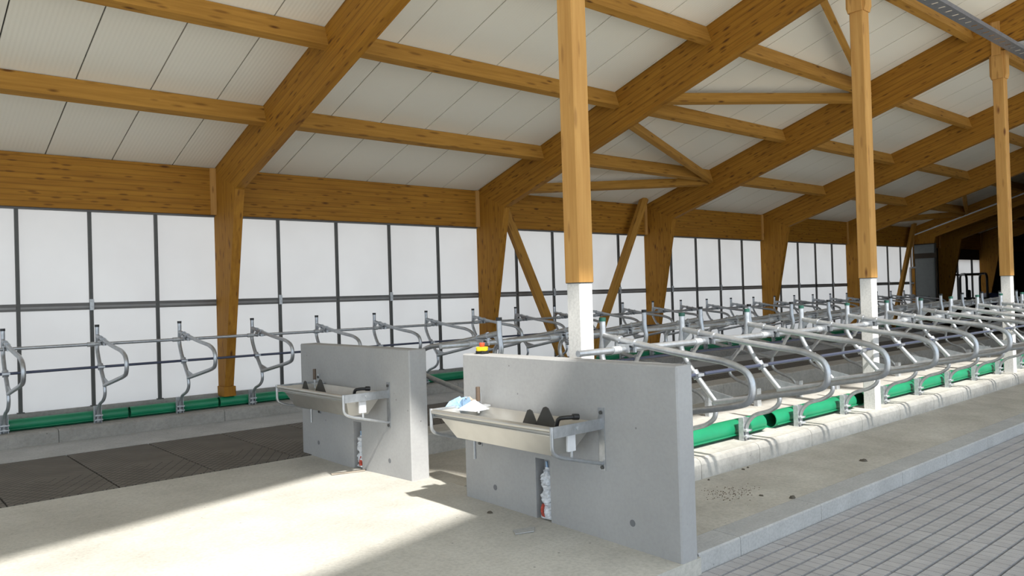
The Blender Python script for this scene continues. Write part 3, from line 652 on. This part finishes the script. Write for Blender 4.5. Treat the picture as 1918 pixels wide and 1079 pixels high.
# ================================================================== FAR END
we = struct(empty('wall_back'))
ob('boarding', MB().box(52.0, 52.2, 6.0, 14.2, -0.4, 7.2), DARKWALL, we)
wr = struct(ob('wall_light_block', MB().box(31.0, 52, 8.2, 8.3, -0.4, 6.2), DARKWALL))  # unseen partition added to keep side light off the far frames
wl2 = struct(empty('wall_left'))
ob('boarding', MB().box(35.31, 39.0, 14.0, 14.2, 0.0, 4.3).box(43.6, 52, 14.0, 14.2, 0.0, 4.3).box(39.0, 43.6, 14.0, 14.2, 0.0, 1.1).box(39.0, 43.6, 14.0, 14.2, 3.15, 4.3), DARKWALL, wl2)
struct(ob('floor', MB().box(XEND, 52, 3.7, 14.2, -0.4, 0.0), CPLINTH))
win = struct(empty('window_1'))
for xa, xb in ((39.0, 40.5), (40.55, 42.4), (42.45, 43.6)):
    for za, zb2 in ((1.1, 2.38), (2.44, 3.15)): ob('pane', MB().add([(xa, 14.05, za), (xb, 14.05, za), (xb, 14.05, zb2), (xa, 14.05, zb2)], [(0, 1, 2, 3)]), CURTAIN, win)
for xa in (40.52, 42.42): ob('glazing_bar', MB().box(xa - 0.04, xa + 0.04, 13.98, 14.06, 1.1, 3.15), BLACK, win)
ob('glazing_bar', MB().box(39, 43.6, 13.98, 14.06, 2.37, 2.45), BLACK, win)
t = thing('wall_cabinet', 'grey sheet cabinet with a top panel fixed to the sixth frame', 'cabinet', (35.13, 12.98, 0))
ob('body', MB().box(-0.14, 0.0, 0.0, 0.78, 0.9, 3.12), GREYDOOR, t); ob('door_leaf', MB().cbox(-0.155, -0.141, 0.03, 0.75, 0.95, 3.08, 0.004), GREYDOOR, t)
ob('top_panel', MB().box(-0.14, 0.0, 0.0, 0.80, 3.34, 3.70), GREYDOOR, t)
ob('back_board', MB().box(-0.01, 0.0, -0.05, 0.86, 0.05, 3.75), DARKWALL, t)
o = ob('conduit', MB().tube(rnd([(35.08, 13.90, 2.74), (35.08, 13.90, 4.12), (35.08, 8.7, 5.75)], 0.05, 3), 0.03, 8), WHITEP); tag(o, 'white conduit climbing the sixth frame and its rafter', 'conduit')
t = thing('pipe_rack', 'white angled pipe frame standing beside the far wall brace', 'pipe', (33.9, 13.55, 0))
ob('upright', MB().tube(rnd([(0, 0, 0.0), (0, 0, 2.72), (0.62, 0, 2.74)], 0.06, 3), 0.035, 8), WHITEP, t)
for z in (1.55, 2.05): ob('stub', MB().box(0, 0.3, -0.03, 0.03, z, z + 0.06), WHITEP, t)
# compact loader with roll bar
t = thing('compact_loader', 'small dark loader with a roll bar parked at the far end', 'vehicle', (39.2, 12.55, 0), (0, 0, math.radians(-60)))
ob('chassis', MB().cbox(-1.0, 1.0, -0.55, 0.55, 0.45, 0.95, 0.05), BLACK, t)
ob('hood', MB().prism([(0.1, 0.95), (1.05, 0.95), (1.0, 1.45), (0.25, 1.55), (0.1, 1.5)], -0.48, 0.48, 'y'), plain('loader_blue', (0.03, 0.04, 0.12), 0.4), t)
ob('seat', MB().cbox(-0.55, -0.1, -0.25, 0.25, 0.95, 1.15, 0.04).cbox(-0.62, -0.5, -0.25, 0.25, 1.1, 1.7, 0.04), BLACK, t)
for x_ in (-0.75, 0.05): ob('roll_bar', MB().tube(rnd([(x_, -0.66, 0.9), (x_, -0.66, 2.28), (x_, -0.45, 2.42), (x_, 0.45, 2.42), (x_, 0.66, 2.28), (x_, 0.66, 0.9)], 0.15, 4), 0.05, 8), BLACK, t)
ob('roof_bar', MB().tube([(-0.75, -0.3, 2.42), (0.05, -0.3, 2.42)], 0.035, 8).tube([(-0.75, 0.3, 2.42), (0.05, 0.3, 2.42)], 0.035, 8), BLACK, t)
for x_ in (-0.65, 0.65):
    for y_ in (-0.7, 0.7): ob('wheel', MB().tube([(x_, y_ - 0.13, 0.42), (x_, y_ - 0.09, 0.42), (x_, y_ + 0.09, 0.42), (x_, y_ + 0.13, 0.42)], [0.34, 0.42, 0.42, 0.34], 18), BLACK, t)
ob('lift_arm', MB().tube(rnd([(-0.7, -0.62, 1.3), (0.9, -0.62, 1.25), (1.5, -0.62, 0.5)], 0.2, 4), 0.06, 8).tube(rnd([(-0.7, 0.62, 1.3), (0.9, 0.62, 1.25), (1.5, 0.62, 0.5)], 0.2, 4), 0.06, 8), BLACK, t)
ob('bucket', MB().prism([(1.45, 0.05), (2.0, 0.05), (1.55, 0.12), (1.5, 0.6), (1.42, 0.6)], -0.75, 0.75, 'y'), BLACK, t)
